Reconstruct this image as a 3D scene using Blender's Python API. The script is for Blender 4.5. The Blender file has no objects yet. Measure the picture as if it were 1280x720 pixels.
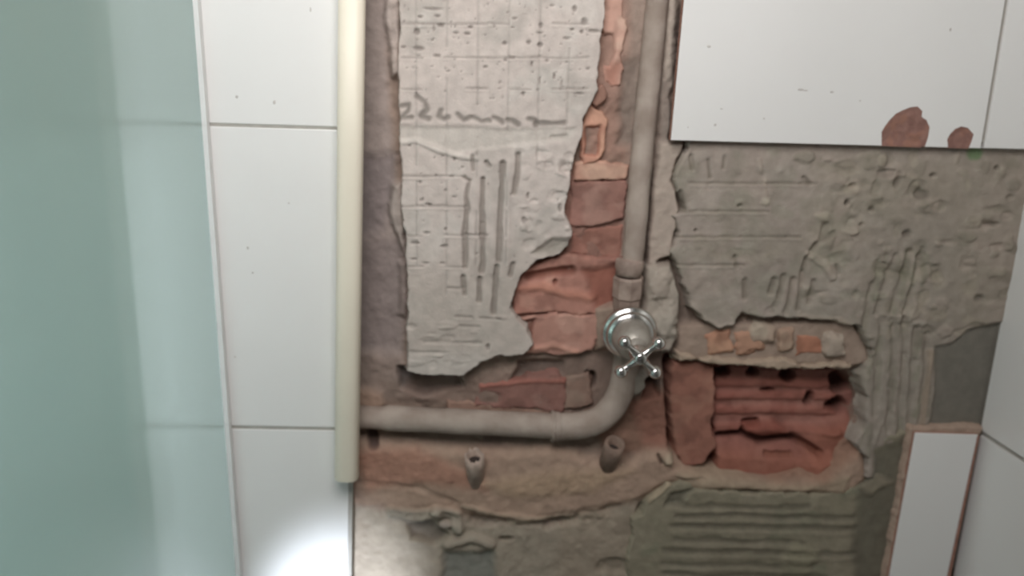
import bpy, bmesh, math, random
import numpy as np
from mathutils import Vector, Matrix

C = bpy.context.scene.collection
rng = random.Random(7)

# ------------------------------------------------------------------ camera
FPX = 1000.0                                   # focal length in pixels of a 1280 wide frame
CAM = np.array([0.0, -0.86, 1.25])
PITCH, YAW, ROLL = math.radians(13.0), math.radians(-3.5), math.radians(2.5)
ROT = Matrix.Rotation(YAW, 3, 'Z') @ Matrix.Rotation(math.pi/2 - PITCH, 3, 'X') @ Matrix.Rotation(ROLL, 3, 'Z')
cam_data = bpy.data.cameras.new('camera')
cam = bpy.data.objects.new('camera', cam_data); C.objects.link(cam)
cam.matrix_world = Matrix.Translation(Vector(CAM)) @ ROT.to_4x4()
cam_data.sensor_width = 36.0
cam_data.lens = 36.0*FPX/1280.0
cam_data.clip_start = 0.01
cam_data.dof.use_dof = True
cam_data.dof.focus_distance = 0.70
cam_data.dof.aperture_fstop = 3.0
bpy.context.scene.camera = cam

# ------------------------------------------------------------------ light and exposure
sc = bpy.context.scene
sc.view_settings.view_transform = 'Standard'
sc.view_settings.look = 'None'
sc.view_settings.gamma = 1.0
sc.view_settings.use_curve_mapping = False
sc.view_settings.exposure = 0.0
w = bpy.data.worlds.new('room_light'); sc.world = w; w.use_nodes = True
bg = w.node_tree.nodes['Background']
bg.inputs['Color'].default_value = (1.0, 0.985, 0.97, 1)
bg.inputs['Strength'].default_value = 0.095


def area(name, loc, target, sx, sy, power, col):
    l = bpy.data.lights.new(name, 'AREA'); l.shape = 'RECTANGLE'; l.size = sx; l.size_y = sy
    l.energy = power; l.color = col
    o = bpy.data.objects.new(name, l); C.objects.link(o)
    o.location = loc
    o.rotation_euler = (Vector(target) - Vector(loc)).to_track_quat('-Z', 'Y').to_euler()
    return o


area('window_daylight', (-0.13, -0.74, 1.74), (-0.30, 0.0, 1.52), 0.7, 0.5, 9.8, (1.0, 0.970, 0.965))
area('glass_fill', (-0.80, -0.65, 0.85), (-0.62, 0.0, 1.0), 0.5, 0.6, 5.6, (0.84, 0.93, 1.0))  # added fill, no visible source: brightens the glass and the wall behind it
sp = bpy.data.lights.new('flare_spot', 'SPOT'); sp.energy = 40.0; sp.color = (0.80, 0.87, 1.0)  # added unseen lamp, its beam stands in for lens flare at lower left
sp.spot_size = math.radians(25); sp.spot_blend = 1.0; sp.shadow_soft_size = 0.02
flare_spot = bpy.data.objects.new('flare_spot', sp); C.objects.link(flare_spot)

# ------------------------------------------------------------------ pixel -> wall
def ray(px, py):
    d = ROT @ Vector(((px-640.0)/FPX, -(py-360.0)/FPX, -1.0))
    return np.array(d)


def P(px, py, w_mm):
    """point seen at a pixel that lies w_mm in front of the tile face of the back wall (the plane y = 0)"""
    d = ray(px, py)
    t = (-w_mm/1000.0 - CAM[1]) / d[1]
    return CAM + d*t


def W(px, py, w_mm):                            # wall millimetres (x, z)
    p = P(px, py, w_mm)
    return p[0]*1000.0, p[2]*1000.0


tp = P(424, 778, 0)
flare_spot.location = (tp[0]-0.02, -0.42, tp[2]-0.30)
flare_spot.rotation_euler = (Vector(tp) - flare_spot.location).to_track_quat('-Z', 'Y').to_euler()

# ------------------------------------------------------------------ materials
def lin(c):
    return tuple(((v/255.0)/12.92 if v/255.0 <= 0.04045 else ((v/255.0+0.055)/1.055)**2.4) for v in c)


def mat(name, col, rough=0.6, metal=0.0, noise=0.0, nscale=40.0, bump=0.0, bscale=300.0, coat=0.0, col2=None, attr=False, spec=0.5):
    m = bpy.data.materials.new(name); m.use_nodes = True
    nt = m.node_tree; b = nt.nodes['Principled BSDF']
    b.inputs['Roughness'].default_value = rough; b.inputs['Metallic'].default_value = metal
    b.inputs['Coat Weight'].default_value = coat
    b.inputs['Specular IOR Level'].default_value = spec
    tc = nt.nodes.new('ShaderNodeTexCoord')
    n = nt.nodes.new('ShaderNodeTexNoise'); n.inputs['Scale'].default_value = nscale; n.inputs['Detail'].default_value = 6
    nt.links.new(tc.outputs['Object'], n.inputs['Vector'])
    if attr:
        a = nt.nodes.new('ShaderNodeAttribute'); a.attribute_name = 'Col'
        mx = nt.nodes.new('ShaderNodeMix'); mx.data_type = 'RGBA'; mx.blend_type = 'MULTIPLY'
        mx.inputs['Factor'].default_value = 1.0
        mr = nt.nodes.new('ShaderNodeMapRange'); mr.inputs['To Min'].default_value = 1.0-noise; mr.inputs['To Max'].default_value = 1.0+noise
        mr.inputs['From Min'].default_value = 0.3; mr.inputs['From Max'].default_value = 0.7
        nt.links.new(n.outputs['Fac'], mr.inputs['Value'])
        nt.links.new(a.outputs['Color'], mx.inputs['A']); nt.links.new(mr.outputs['Result'], mx.inputs['B'])
        nt.links.new(mx.outputs['Result'], b.inputs['Base Color'])
    else:
        r = nt.nodes.new('ShaderNodeValToRGB')
        c1 = lin(col); c2 = lin(col2) if col2 else tuple(v*(1-noise) for v in c1)
        r.color_ramp.elements[0].position = 0.35; r.color_ramp.elements[1].position = 0.65
        r.color_ramp.elements[0].color = (*c2, 1); r.color_ramp.elements[1].color = (*c1, 1)
        nt.links.new(n.outputs['Fac'], r.inputs['Fac']); nt.links.new(r.outputs['Color'], b.inputs['Base Color'])
    if bump > 0:
        n2 = nt.nodes.new('ShaderNodeTexNoise'); n2.inputs['Scale'].default_value = bscale; n2.inputs['Detail'].default_value = 4
        nt.links.new(tc.outputs['Object'], n2.inputs['Vector'])
        bp = nt.nodes.new('ShaderNodeBump'); bp.inputs['Strength'].default_value = bump; bp.inputs['Distance'].default_value = 0.001
        nt.links.new(n2.outputs['Fac'], bp.inputs['Height']); nt.links.new(bp.outputs['Normal'], b.inputs['Normal'])
    return m


M = {
    'rough': mat('rough_mortar', (180, 170, 160), 0.95, attr=True, noise=0.10, nscale=90, bump=0.5, bscale=420, spec=0.15),
    'brick': mat('terracotta', (150, 90, 70), 0.93, attr=True, noise=0.12, nscale=60, bump=0.5, bscale=350, spec=0.15),
    'tile': mat('white_glaze', (232, 231, 228), 0.16, noise=0.03, nscale=6, bump=0.03, bscale=25),
    'clay': mat('tile_clay', (176, 132, 116), 0.9, noise=0.25, nscale=120, bump=0.6, bscale=300, spec=0.2),
    'chip': mat('chipped_clay', (150, 98, 82), 0.95, noise=0.25, nscale=90, bump=0.7, bscale=260, spec=0.1),
    'grout': mat('grey_grout', (176, 172, 164), 0.9, noise=0.15, nscale=80, bump=0.4),
    'pipe': mat('mortar_splashed_pipe', (174, 161, 150), 0.8, noise=0.35, nscale=30, bump=0.5, bscale=220, col2=(148, 134, 123), spec=0.3),
    'fitting': mat('dusty_fitting', (170, 152, 140), 0.7, noise=0.3, nscale=60, bump=0.6, bscale=250, col2=(136, 118, 108), spec=0.3),
    'conduit': mat('cream_plastic', (238, 230, 211), 0.45, noise=0.05, nscale=14),
    'chrome': mat('worn_chrome', (226, 224, 220), 0.20, metal=1.0, noise=0.25, nscale=60),
    'dull': mat('dusty_chrome', (178, 172, 162), 0.42, metal=0.45, noise=0.3, nscale=50, bump=0.3),
    'stub': mat('pale_stub', (186, 166, 152), 0.7, noise=0.3, nscale=90, bump=0.5, bscale=300),
    'stub2': mat('brown_stub', (140, 118, 104), 0.7, noise=0.3, nscale=90, bump=0.5, bscale=300),
    'dark': mat('bore_shade', (52, 44, 40), 0.9),
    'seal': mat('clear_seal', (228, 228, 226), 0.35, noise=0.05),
    'speck': mat('dirt', (206, 201, 196), 0.9, noise=0.2),
    'floor': mat('floor_tile', (190, 188, 182), 0.4, noise=0.08),
}


def glass_mat():
    m = bpy.data.materials.new('frosted_green_glass'); m.use_nodes = True
    nt = m.node_tree; b = nt.nodes['Principled BSDF']; out = nt.nodes['Material Output']
    b.inputs['Base Color'].default_value = (0.80, 0.92, 0.875, 1)
    b.inputs['Roughness'].default_value = 0.17
    b.inputs['IOR'].default_value = 1.25
    b.inputs['Transmission Weight'].default_value = 1.0
    d = nt.nodes.new('ShaderNodeBsdfDiffuse'); d.inputs['Color'].default_value = (0.50, 0.57, 0.54, 1)
    t = nt.nodes.new('ShaderNodeBsdfTranslucent'); t.inputs['Color'].default_value = (0.63, 0.71, 0.68, 1)
    m1 = nt.nodes.new('ShaderNodeMixShader'); m1.inputs[0].default_value = 0.5
    m2 = nt.nodes.new('ShaderNodeMixShader'); m2.inputs[0].default_value = 0.36
    nt.links.new(d.outputs[0], m1.inputs[1]); nt.links.new(t.outputs[0], m1.inputs[2])
    nt.links.new(b.outputs[0], m2.inputs[1]); nt.links.new(m1.outputs[0], m2.inputs[2])
    nt.links.new(m2.outputs[0], out.inputs[0])
    return m


M['glass'] = glass_mat()


def milky_mat():
    m = bpy.data.materials.new('milky_strip'); m.use_nodes = True
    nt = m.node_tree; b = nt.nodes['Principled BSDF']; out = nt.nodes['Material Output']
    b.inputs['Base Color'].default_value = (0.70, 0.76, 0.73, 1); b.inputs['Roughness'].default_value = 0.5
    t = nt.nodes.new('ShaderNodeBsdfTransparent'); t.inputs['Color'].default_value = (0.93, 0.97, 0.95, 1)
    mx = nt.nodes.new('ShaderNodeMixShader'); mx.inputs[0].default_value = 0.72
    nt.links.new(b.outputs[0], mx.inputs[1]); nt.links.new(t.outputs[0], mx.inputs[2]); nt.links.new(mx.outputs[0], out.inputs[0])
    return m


M['milky'] = milky_mat()

# ------------------------------------------------------------------ object helpers
def link(name, me, material, parent=None):
    o = bpy.data.objects.new(name, me); C.objects.link(o)
    if material is not None:
        for mm in (material if isinstance(material, (list, tuple)) else [material]):
            me.materials.append(mm)
    if parent is not None:
        o.parent = parent
        o.matrix_parent_inverse = parent.matrix_world.inverted() if False else Matrix.Translation(-parent.location)
    return o


def obj(name, bm, material, parent=None, smooth=False):
    bmesh.ops.recalc_face_normals(bm, faces=bm.faces[:])
    me = bpy.data.meshes.new(name); bm.to_mesh(me); bm.free()
    if smooth:
        me.polygons.foreach_set('use_smooth', [True]*len(me.polygons))
    return link(name, me, material, parent)


def empty(name, loc, label=None, cat=None, group=None):
    o = bpy.data.objects.new(name, None); C.objects.link(o); o.location = loc
    o.empty_display_size = 0.03
    tag(o, label, cat, group)
    return o


def tag(o, label=None, cat=None, group=None, kind=None):
    if label: o['label'] = label
    if cat: o['category'] = cat
    if group: o['group'] = group
    if kind: o['kind'] = kind
    return o


def tube(bm, pts, radii, seg=24, cap=True, wob=0.0, seed=0):
    """swept round tube through pts with a radius per point"""
    r = random.Random(seed)
    pts = [Vector(p) for p in pts]
    rings = []
    up = Vector((0.13, 0.37, 0.92)).normalized()
    prev = None
    for i, p in enumerate(pts):
        a = pts[max(0, i-1)]; b = pts[min(len(pts)-1, i+1)]
        t = (b-a).normalized()
        if prev is None:
            n = t.orthogonal().normalized()
        else:
            n = (prev - t*prev.dot(t)).normalized()
        prev = n
        q = t.cross(n)
        ring = []
        for k in range(seg):
            an = 2*math.pi*k/seg
            rad = radii[i]*(1+wob*(r.random()-0.5))
            ring.append(bm.verts.new(p + n*(math.cos(an)*rad) + q*(math.sin(an)*rad)))
        rings.append(ring)
    for a, b in zip(rings[:-1], rings[1:]):
        for k in range(seg):
            bm.faces.new((a[k], a[(k+1) % seg], b[(k+1) % seg], b[k]))
    if cap:
        bm.faces.new(rings[0][::-1]); bm.faces.new(rings[-1])
    return rings


def spline(ctrl, n):
    ctrl = [np.array(c, float) for c in ctrl]
    c = [2*ctrl[0]-ctrl[1]] + ctrl + [2*ctrl[-1]-ctrl[-2]]
    out = []
    for i in range(1, len(c)-2):
        for k in range(n):
            t = k/n
            p0, p1, p2, p3 = c[i-1], c[i], c[i+1], c[i+2]
            out.append(0.5*((2*p1)+(-p0+p2)*t+(2*p0-5*p1+4*p2-p3)*t*t+(-p0+3*p1-3*p2+p3)*t**3))
    out.append(ctrl[-1])
    return out


def lathe(bm, origin, axis, prof, seg=40):
    """prof = [(height along the axis, radius)]"""
    axis = Vector(axis).normalized(); n = axis.orthogonal().normalized(); q = axis.cross(n)
    o = Vector(origin); rings = []
    for h, r in prof:
        rings.append([bm.verts.new(o + axis*h + n*(math.cos(2*math.pi*k/seg)*r) + q*(math.sin(2*math.pi*k/seg)*r)) for k in range(seg)])
    for a, b in zip(rings[:-1], rings[1:]):
        for k in range(seg):
            bm.faces.new((a[k], a[(k+1) % seg], b[(k+1) % seg], b[k]))
    bm.faces.new(rings[0][::-1]); bm.faces.new(rings[-1])


# ------------------------------------------------------------------ height fields in wall coordinates (millimetres)
def sm(a, b, x):
    t = np.clip((x-a)/(b-a), 0, 1)
    return t*t*(3-2*t)


def vnoise(X, Z, scale, seed):
    tb = np.random.RandomState(seed).rand(128, 128)
    u = X/scale + 1000.3; v = Z/scale + 1000.7
    iu = np.floor(u).astype(int); iv = np.floor(v).astype(int)
    fu = u-iu; fv = v-iv
    fu = fu*fu*(3-2*fu); fv = fv*fv*(3-2*fv)
    a = tb[iu % 128, iv % 128]; b = tb[(iu+1) % 128, iv % 128]
    c = tb[iu % 128, (iv+1) % 128]; d = tb[(iu+1) % 128, (iv+1) % 128]
    return (a*(1-fu)+b*fu)*(1-fv) + (c*(1-fu)+d*fu)*fv - 0.5


def fbm(X, Z, scale, seed, octv=4):
    s = 0; a = 1.0
    for k in range(octv):
        s = s + a*vnoise(X, Z, scale/2**k, seed+k*17); a *= 0.5
    return s


def seg_dist(X, Z, pts, closed=False):
    d = np.full(X.shape, 1e9)
    n = len(pts)
    for i in range(n if closed else n-1):
        ax, az = pts[i]; bx, bz = pts[(i+1) % n]
        ex, ez = bx-ax, bz-az
        L = ex*ex+ez*ez+1e-9
        t = np.clip(((X-ax)*ex+(Z-az)*ez)/L, 0, 1)
        d = np.minimum(d, (X-ax-t*ex)**2+(Z-az-t*ez)**2)
    return np.sqrt(d)


def sdf(X, Z, pts):
    ins = np.zeros(X.shape, bool)
    n = len(pts)
    for i in range(n):
        ax, az = pts[i]; bx, bz = pts[(i+1) % n]
        if az == bz: continue
        c = ((az > Z) != (bz > Z)) & (X < (bx-ax)*(Z-az)/(bz-az)+ax)
        ins ^= c
    d = seg_dist(X, Z, pts, True)
    return np.where(ins, d, -d)


class Field:
    """a relief: height h (mm in front of the tile face) and base colour over a grid of the wall"""
    def __init__(s, x0, x1, z0, z1, step, h, col):
        s.xs = np.arange(x0, x1+step, step); s.zs = np.arange(z0, z1+step, step)
        s.X, s.Z = np.meshgrid(s.xs, s.zs, indexing='ij')
        s.h = np.full(s.X.shape, float(h)); s.c = np.empty(s.X.shape+(3,)); s.c[:] = lin(col)
        s.jx = fbm(s.X, s.Z, 14, 91, 3); s.wob = 1.0

    @staticmethod
    def over(px_pts, wmm, step, h, col, pad=8):
        p = [W(x, y, wmm) for x, y in px_pts]
        xs = [a for a, b in p]; zs = [b for a, b in p]
        return Field(min(xs)-pad, max(xs)+pad, min(zs)-pad, max(zs)+pad, step, h, col)

    def win(s, pts, pad):
        xs = [a for a, b in pts]; zs = [b for a, b in pts]
        i0 = max(0, int(np.searchsorted(s.xs, min(xs)-pad))); i1 = int(np.searchsorted(s.xs, max(xs)+pad))
        k0 = max(0, int(np.searchsorted(s.zs, min(zs)-pad))); k1 = int(np.searchsorted(s.zs, max(zs)+pad))
        return slice(i0, i1), slice(k0, k1)

    def colour(s, sl, a, col):
        s.c[sl] = s.c[sl]*(1-a[..., None]) + np.array(lin(col))*a[..., None]

    def poly(s, px, h=None, soft=4, col=None, amt=1.0, csoft=None, jit=3.0, dh=None, w=-20):
        pts = [W(x, y, w) for x, y in px]
        sl = s.win(pts, soft*2+6)
        if s.X[sl].size == 0: return
        d = sdf(s.X[sl], s.Z[sl], pts) + s.jx[sl]*jit
        a = sm(-soft, soft, d)
        if h is not None: s.h[sl] = s.h[sl]*(1-a) + h*a
        if dh is not None: s.h[sl] += dh*a
        if col is not None:
            cs = csoft or soft
            s.colour(sl, sm(-cs, cs, d)*amt, col)

    def stroke(s, px, width, dh, soft=1.5, col=None, amt=1.0, jit=1.5, w=-10):
        pts = [W(x, y, w) for x, y in px]
        sl = s.win(pts, width+soft*2+3)
        if s.X[sl].size == 0: return
        d = seg_dist(s.X[sl], s.Z[sl], pts) + s.jx[sl]*jit
        a = 1-sm(width/2-soft/2, width/2+soft, d)
        s.h[sl] += dh*a
        if col is not None: s.colour(sl, a*amt, col)

    def spot(s, px, py, rx, rz, dh, col=None, amt=1.0, jit=0.5, w=-10, h=None, pw=1.0):
        x, z = W(px, py, w)
        sl = s.win([(x, z)], max(rx, rz)*2+3)
        if s.X[sl].size == 0: return
        d = np.sqrt(((s.X[sl]-x)/rx)**2+((s.Z[sl]-z)/rz)**2) + s.jx[sl]*jit
        a = (1-sm(0.45, 1.15, d))**pw
        if h is not None: s.h[sl] = s.h[sl]*(1-a)+h*a
        else: s.h[sl] += dh*a
        if col is not None: s.colour(sl, a*amt, col)

    def noise(s, amp, scale, seed, octv=4):
        s.h += amp*fbm(s.X, s.Z, scale, seed, octv)

    def tint(s, col, scale, seed, amt=0.5, lo=0.05, hi=0.35):
        n = fbm(s.X, s.Z, scale, seed, 3)
        s.colour((slice(None), slice(None)), sm(lo, hi, n)*amt, col)

    def cut(s, px, base, edge=2.0, jit=4.0, w=-10, drop=4.0):
        """keep only what lies inside an outline; its border falls away behind the surface below"""
        pts = [W(x, y, w) for x, y in px]
        d = sdf(s.X, s.Z, pts) + s.jx*jit + fbm(s.X, s.Z, 5, 33, 2)*jit*0.35
        a = sm(-edge, edge, d)
        s.h = (base-drop)*(1-a) + s.h*a
        s.keep = d > -edge-2.0

    def build(s, name, material, parent, thick=None):
        k = getattr(s, 'keep', np.ones(s.X.shape, bool))
        q = k[:-1, :-1] & k[1:, :-1] & k[1:, 1:] & k[:-1, 1:]
        n0, n1 = s.X.shape
        idx = np.arange(n0*n1).reshape(n0, n1)
        f = np.stack([idx[:-1, :-1][q], idx[1:, :-1][q], idx[1:, 1:][q], idx[:-1, 1:][q]], 1)
        used = np.unique(f); remap = np.full(n0*n1, -1); remap[used] = np.arange(len(used))
        f = remap[f]
        co = np.stack([s.X.ravel()/1000, -s.h.ravel()/1000, s.Z.ravel()/1000], 1)[used]
        colr = s.c.reshape(-1, 3)[used]
        me = bpy.data.meshes.new(name)
        me.vertices.add(len(co)); me.vertices.foreach_set('co', co.ravel())
        me.loops.add(f.size); me.loops.foreach_set('vertex_index', f.ravel().astype(np.int32))
        me.polygons.add(len(f)); me.polygons.foreach_set('loop_start', np.arange(0, f.size, 4, dtype=np.int32))
        me.polygons.foreach_set('loop_total', np.full(len(f), 4, np.int32))
        me.update(calc_edges=True)
        at = me.color_attributes.new('Col', 'FLOAT_COLOR', 'POINT')
        at.data.foreach_set('color', np.concatenate([colr, np.ones((len(colr), 1))], 1).ravel())
        me.polygons.foreach_set('use_smooth', np.ones(len(f), bool))
        return link(name, me, material, parent)


def prism(outline, w0, w1, front_mi=0, side_mi=0):
    """solid with an outline of wall millimetres between depths w0 (back) and w1 (front)"""
    bm = bmesh.new()
    a = [bm.verts.new((x/1000, -w0/1000, z/1000)) for x, z in outline]
    b = [bm.verts.new((x/1000, -w1/1000, z/1000)) for x, z in outline]
    f = bm.faces.new(b); f.material_index = front_mi
    g = bm.faces.new(a[::-1]); g.material_index = side_mi
    n = len(outline)
    for i in range(n):
        s_ = bm.faces.new((a[i], a[(i+1) % n], b[(i+1) % n], b[i])); s_.material_index = side_mi
    return bm


def box(x0, x1, y0, y1, z0, z1):
    bm = bmesh.new()
    bmesh.ops.create_cube(bm, size=1.0)
    for v in bm.verts:
        v.co = Vector(((x0+x1)/2+v.co.x*(x1-x0), (y0+y1)/2+v.co.y*(y1-y0), (z0+z1)/2+v.co.z*(z1-z0)))
    return bm


# ================================================================== THE SETTING
XC = W(1228.5, 540, -7)[0]/1000.0                  # corner with the right-hand wall
ZLO, ZHI = 0.0, 2.4
wall = obj('wall_back', box(-1.5, XC+0.12, 0.075, 0.19, ZLO, ZHI), M['grout']); tag(wall, kind='structure')
wallR = obj('wall_right', box(XC+0.009, XC+0.12, -1.6, 0.075, ZLO, ZHI), M['grout']); tag(wallR, kind='structure')
fl = obj('floor', box(-1.5, XC+0.12, -1.6, 0.19, -0.1, 0.0), M['floor']); tag(fl, kind='structure')

# ------------------------------------------------------------------ rough ground of the chiselled wall
GX0, GX1 = W(405, 360, -20)[0], XC*1000+6
GZ0, GZ1 = W(640, 930, -20)[1], W(640, -262, -20)[1]
B = Field(GX0, GX1, GZ0, GZ1, 1.5, -30, (140, 122, 110))
B.noise(4.5, 45, 3, 4); B.noise(3, 12, 9, 3)
B.tint((112, 96, 92), 60, 5, 0.5); B.tint((168, 148, 134), 40, 8, 0.35)
# left slot beside the conduit
B.poly([(436, -290), (480, -290), (484, 100), (490, 200), (500, 320), (505, 480), (440, 480)], h=-31, soft=6, col=(160, 147, 140), amt=0.95)
B.poly([(440, 195), (494, 195), (488, 250), (478, 290), (440, 300)], dh=-3, soft=8, col=(140, 129, 126), amt=0.9)
B.poly([(440, 300), (505, 300), (500, 440), (440, 440)], dh=-2, soft=10, col=(142, 130, 126), amt=0.8)
B.poly([(482, -290), (500, -290), (500, 90), (490, 95), (482, 40)], dh=9, soft=4, col=(184, 172, 164), amt=0.8)
B.poly([(490, 230), (504, 225), (506, 320), (496, 300), (486, 268)], dh=9, soft=4, col=(170, 160, 152), amt=0.8)
B.poly([(498, 330), (508, 330), (508, 400), (498, 395)], dh=5, soft=4, col=(140, 128, 122), amt=0.7)
# lower left of the slot
B.poly([(440, 440), (540, 455), (540, 505), (440, 505)], h=-28, soft=8, col=(146, 130, 120), amt=0.8)
B.poly([(440, 486), (478, 492), (480, 510), (440, 520)], h=-22, soft=5, col=(162, 138, 122))
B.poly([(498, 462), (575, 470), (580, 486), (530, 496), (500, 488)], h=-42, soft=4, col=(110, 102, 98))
B.poly([(506, 478), (600, 470), (720, 450), (760, 455), (745, 520), (600, 512), (500, 500)], dh=2, soft=6, col=(132, 112, 102), amt=0.7)
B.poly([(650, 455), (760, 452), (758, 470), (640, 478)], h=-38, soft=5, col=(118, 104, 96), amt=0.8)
B.poly([(640, 330), (712, 215), (790, 215), (785, 440), (650, 445)], dh=0, soft=5, col=(146, 110, 98), amt=0.85)
# pipe slot at top
B.poly([(772, -290), (872, -290), (848, -60), (836, 180), (815, 330), (775, 330), (790, 160), (755, 60)], h=-28, soft=6, col=(160, 142, 130), amt=0.9)
B.poly([(760, -290), (806, -290), (788, -60), (786, 200), (735, 200)], dh=2, soft=9, col=(164, 132, 118), amt=0.8)
B.poly([(778, 75), (805, 75), (795, 180), (775, 180)], dh=-4, soft=7, col=(136, 122, 112), amt=0.9)
B.poly([(846, -290), (876, -290), (852, -60), (842, 110), (826, 120)], h=-18, soft=6, col=(172, 160, 148))
B.poly([(826, 100), (840, 100), (838, 175), (820, 330), (812, 330), (822, 180)], h=-20, soft=4, col=(146, 134, 124))
B.poly([(824, 178), (856, 175), (840, 225), (850, 262), (838, 320), (818, 330), (806, 330), (816, 240)], h=-14, soft=4, col=(176, 162, 150))
B.stroke([(816, 215), (810, 290), (808, 360)], 4, -10, 3, (120, 104, 94))
# cement around the valve
B.poly([(805, 330), (838, 325), (850, 360), (848, 420), (835, 440), (800, 440)], h=-10, soft=5, col=(166, 156, 144))
B.spot(822, 355, 16, 18, 6, (172, 160, 148), 0.8); B.spot(830, 405, 20, 22, 7, (170, 162, 150), 0.8)
B.poly([(742, 385), (770, 380), (770, 430), (745, 440)], h=-18, soft=5, col=(150, 132, 118))
B.poly([(838, 330), (856, 360), (866, 400), (856, 425), (846, 410), (850, 370)], h=-26, soft=3, col=(122, 108, 98))
B.poly([(705, 445), (830, 440), (842, 470), (835, 560), (770, 540), (700, 515)], h=-32, soft=6, col=(128, 110, 100), amt=0.9)
B.spot(800, 478, 13, 22, 18, (146, 138, 128), 1.0)
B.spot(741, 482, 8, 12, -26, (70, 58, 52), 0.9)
B.poly([(808, 470), (828, 470), (826, 500), (806, 502)], h=-58, soft=2.5, col=(64, 50, 44))  # this gap and the one above carry their shade in the colour too
B.poly([(735, 520), (830, 490), (845, 560), (760, 575)], dh=3, soft=7, col=(140, 108, 92), amt=0.8)
B.poly([(790, 505), (842, 490), (846, 570), (805, 555)], dh=1, soft=7, col=(150, 108, 94), amt=0.85)
# band of broken brick and mortar below the right-hand bed
B.poly([(845, 405), (1065, 400), (1090, 450), (1060, 462), (845, 462)], h=-19, soft=5, col=(158, 140, 126))
B.noise(0, 10, 1)
# brick recess
B.poly([(835, 448), (898, 455), (1055, 460), (1078, 490), (1070, 530), (1040, 575), (960, 600), (840, 585)], h=-70, soft=5, col=(138, 92, 78))
# tan smear of mortar under the pipe, running to the right below the recess
def zpx(px, py, w=-20): return W(px, py, w)
tan = [(430, 545), (520, 552), (600, 560), (690, 556), (760, 575), (830, 560), (880, 590), (1000, 600), (1075, 560), (1090, 600), (1060, 622), (860, 614), (832, 606),
       (800, 625), (740, 640), (650, 655), (560, 640), (500, 640), (430, 640)]
B.poly(tan, h=-14, soft=14, col=(166, 142, 125), csoft=7, jit=5)
B.poly([(440, 560), (520, 558), (600, 590), (610, 610), (520, 600), (460, 610)], dh=2, soft=9, col=(168, 126, 108), amt=0.8)
B.poly([(600, 600), (700, 585), (790, 585), (740, 612), (640, 620)], dh=2.5, soft=8, col=(172, 148, 124), amt=0.7)
B.poly([(850, 590), (1000, 604), (1060, 590), (1050, 612), (860, 610)], dh=3, soft=5, col=(158, 142, 122), amt=0.8)
B.poly([(985, 555), (1070, 530), (1080, 560), (1030, 600), (960, 600)], dh=0, soft=8, col=(150, 116, 98), amt=0.8)
B.stroke([(462, 545), (466, 560)], 9, -10, 3, (96, 80, 74)); B.stroke([(440, 603), (520, 612), (590, 640)], 5, -2, 4)
B.spot(838, 574, 9, 8, 10, (176, 160, 140), 1.0); B.stroke([(824, 572), (828, 580)], 3, -5, 2, (92, 76, 66))
B.stroke([(850, 594), (935, 597)], 6, 4, 3, (166, 148, 128), 0.8); B.spot(945, 595, 5, 5, -5, (110, 90, 76), 0.8)
# lower left, rubble of grey mortar
B.poly([(420, 628), (520, 640), (600, 650), (700, 655), (800, 628), (800, 945), (420, 945)], h=-18, soft=8, col=(158, 147, 132), csoft=10, jit=8)
B.stroke([(490, 642), (520, 648), (545, 645)], 12, 6, 5, (160, 152, 138), 0.7)
B.stroke([(545, 641), (570, 648), (572, 664)], 11, 9, 4, (160, 152, 138), 0.8)
B.poly([(508, 655), (540, 650), (560, 668), (545, 680), (515, 672)], dh=-8, soft=4, col=(116, 106, 96), amt=0.8)
B.spot(556, 660, 9, 6, 6, (158, 148, 140), 0.7)
B.stroke([(558, 684), (590, 676), (614, 684)], 8, 7, 4, (158, 148, 134), 0.8)
B.poly([(556, 690), (615, 690), (625, 760), (550, 760)], dh=-6, soft=6, col=(134, 134, 126), amt=0.9)
B.stroke([(580, 636), (620, 646), (680, 652)], 5, 3, 3, (160, 144, 126), 0.6)
B.stroke([(640, 656), (700, 650), (760, 648)], 6, 3, 4, (150, 138, 120), 0.6)
B.spot(632, 678, 10, 4, -4, (104, 94, 80), 0.7); B.spot(770, 712, 22, 12, -5, (104, 100, 88), 0.8)
B.poly([(700, 640), (800, 635), (790, 760), (690, 760)], dh=0, soft=12, col=(154, 140, 124), amt=0.6)
B.noise(2.2, 22, 44, 4); B.noise(1.0, 6, 45, 2)
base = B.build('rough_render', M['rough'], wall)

# ------------------------------------------------------------------ left mortar bed, the print of the tile backs on it
L_OUT = [(494, -270), (497, -50), (499, 35), (496, 60), (498, 105), (497, 125), (499, 150), (499, 190), (501, 260), (506, 300), (506, 330), (509, 345), (508, 420),
         (507, 466), (530, 471), (580, 471), (600, 455), (625, 447), (655, 445), (668, 432), (660, 410), (648, 400), (640, 385), (646, 360), (652, 345), (672, 328),
         (700, 320), (712, 310), (716, 290), (708, 268), (715, 225), (718, 200), (728, 170), (733, 145), (748, 112), (750, 85), (752, 60), (757, 30), (761, -50), (776, -130), (768, -270)]
L = Field.over(L_OUT, -9, 1.3, -9, (200, 189, 181))
L.noise(1.6, 60, 11, 3); L.noise(0.5, 9, 12, 3)
L.tint((178, 171, 163), 50, 13, 0.6); L.tint((206, 200, 192), 30, 15, 0.4)
L.poly([(490, 330), (690, 310), (690, 480), (490, 480)], dh=0, soft=50, col=(178, 168, 158), amt=0.7)
GROOVE = (138, 130, 124)
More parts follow.
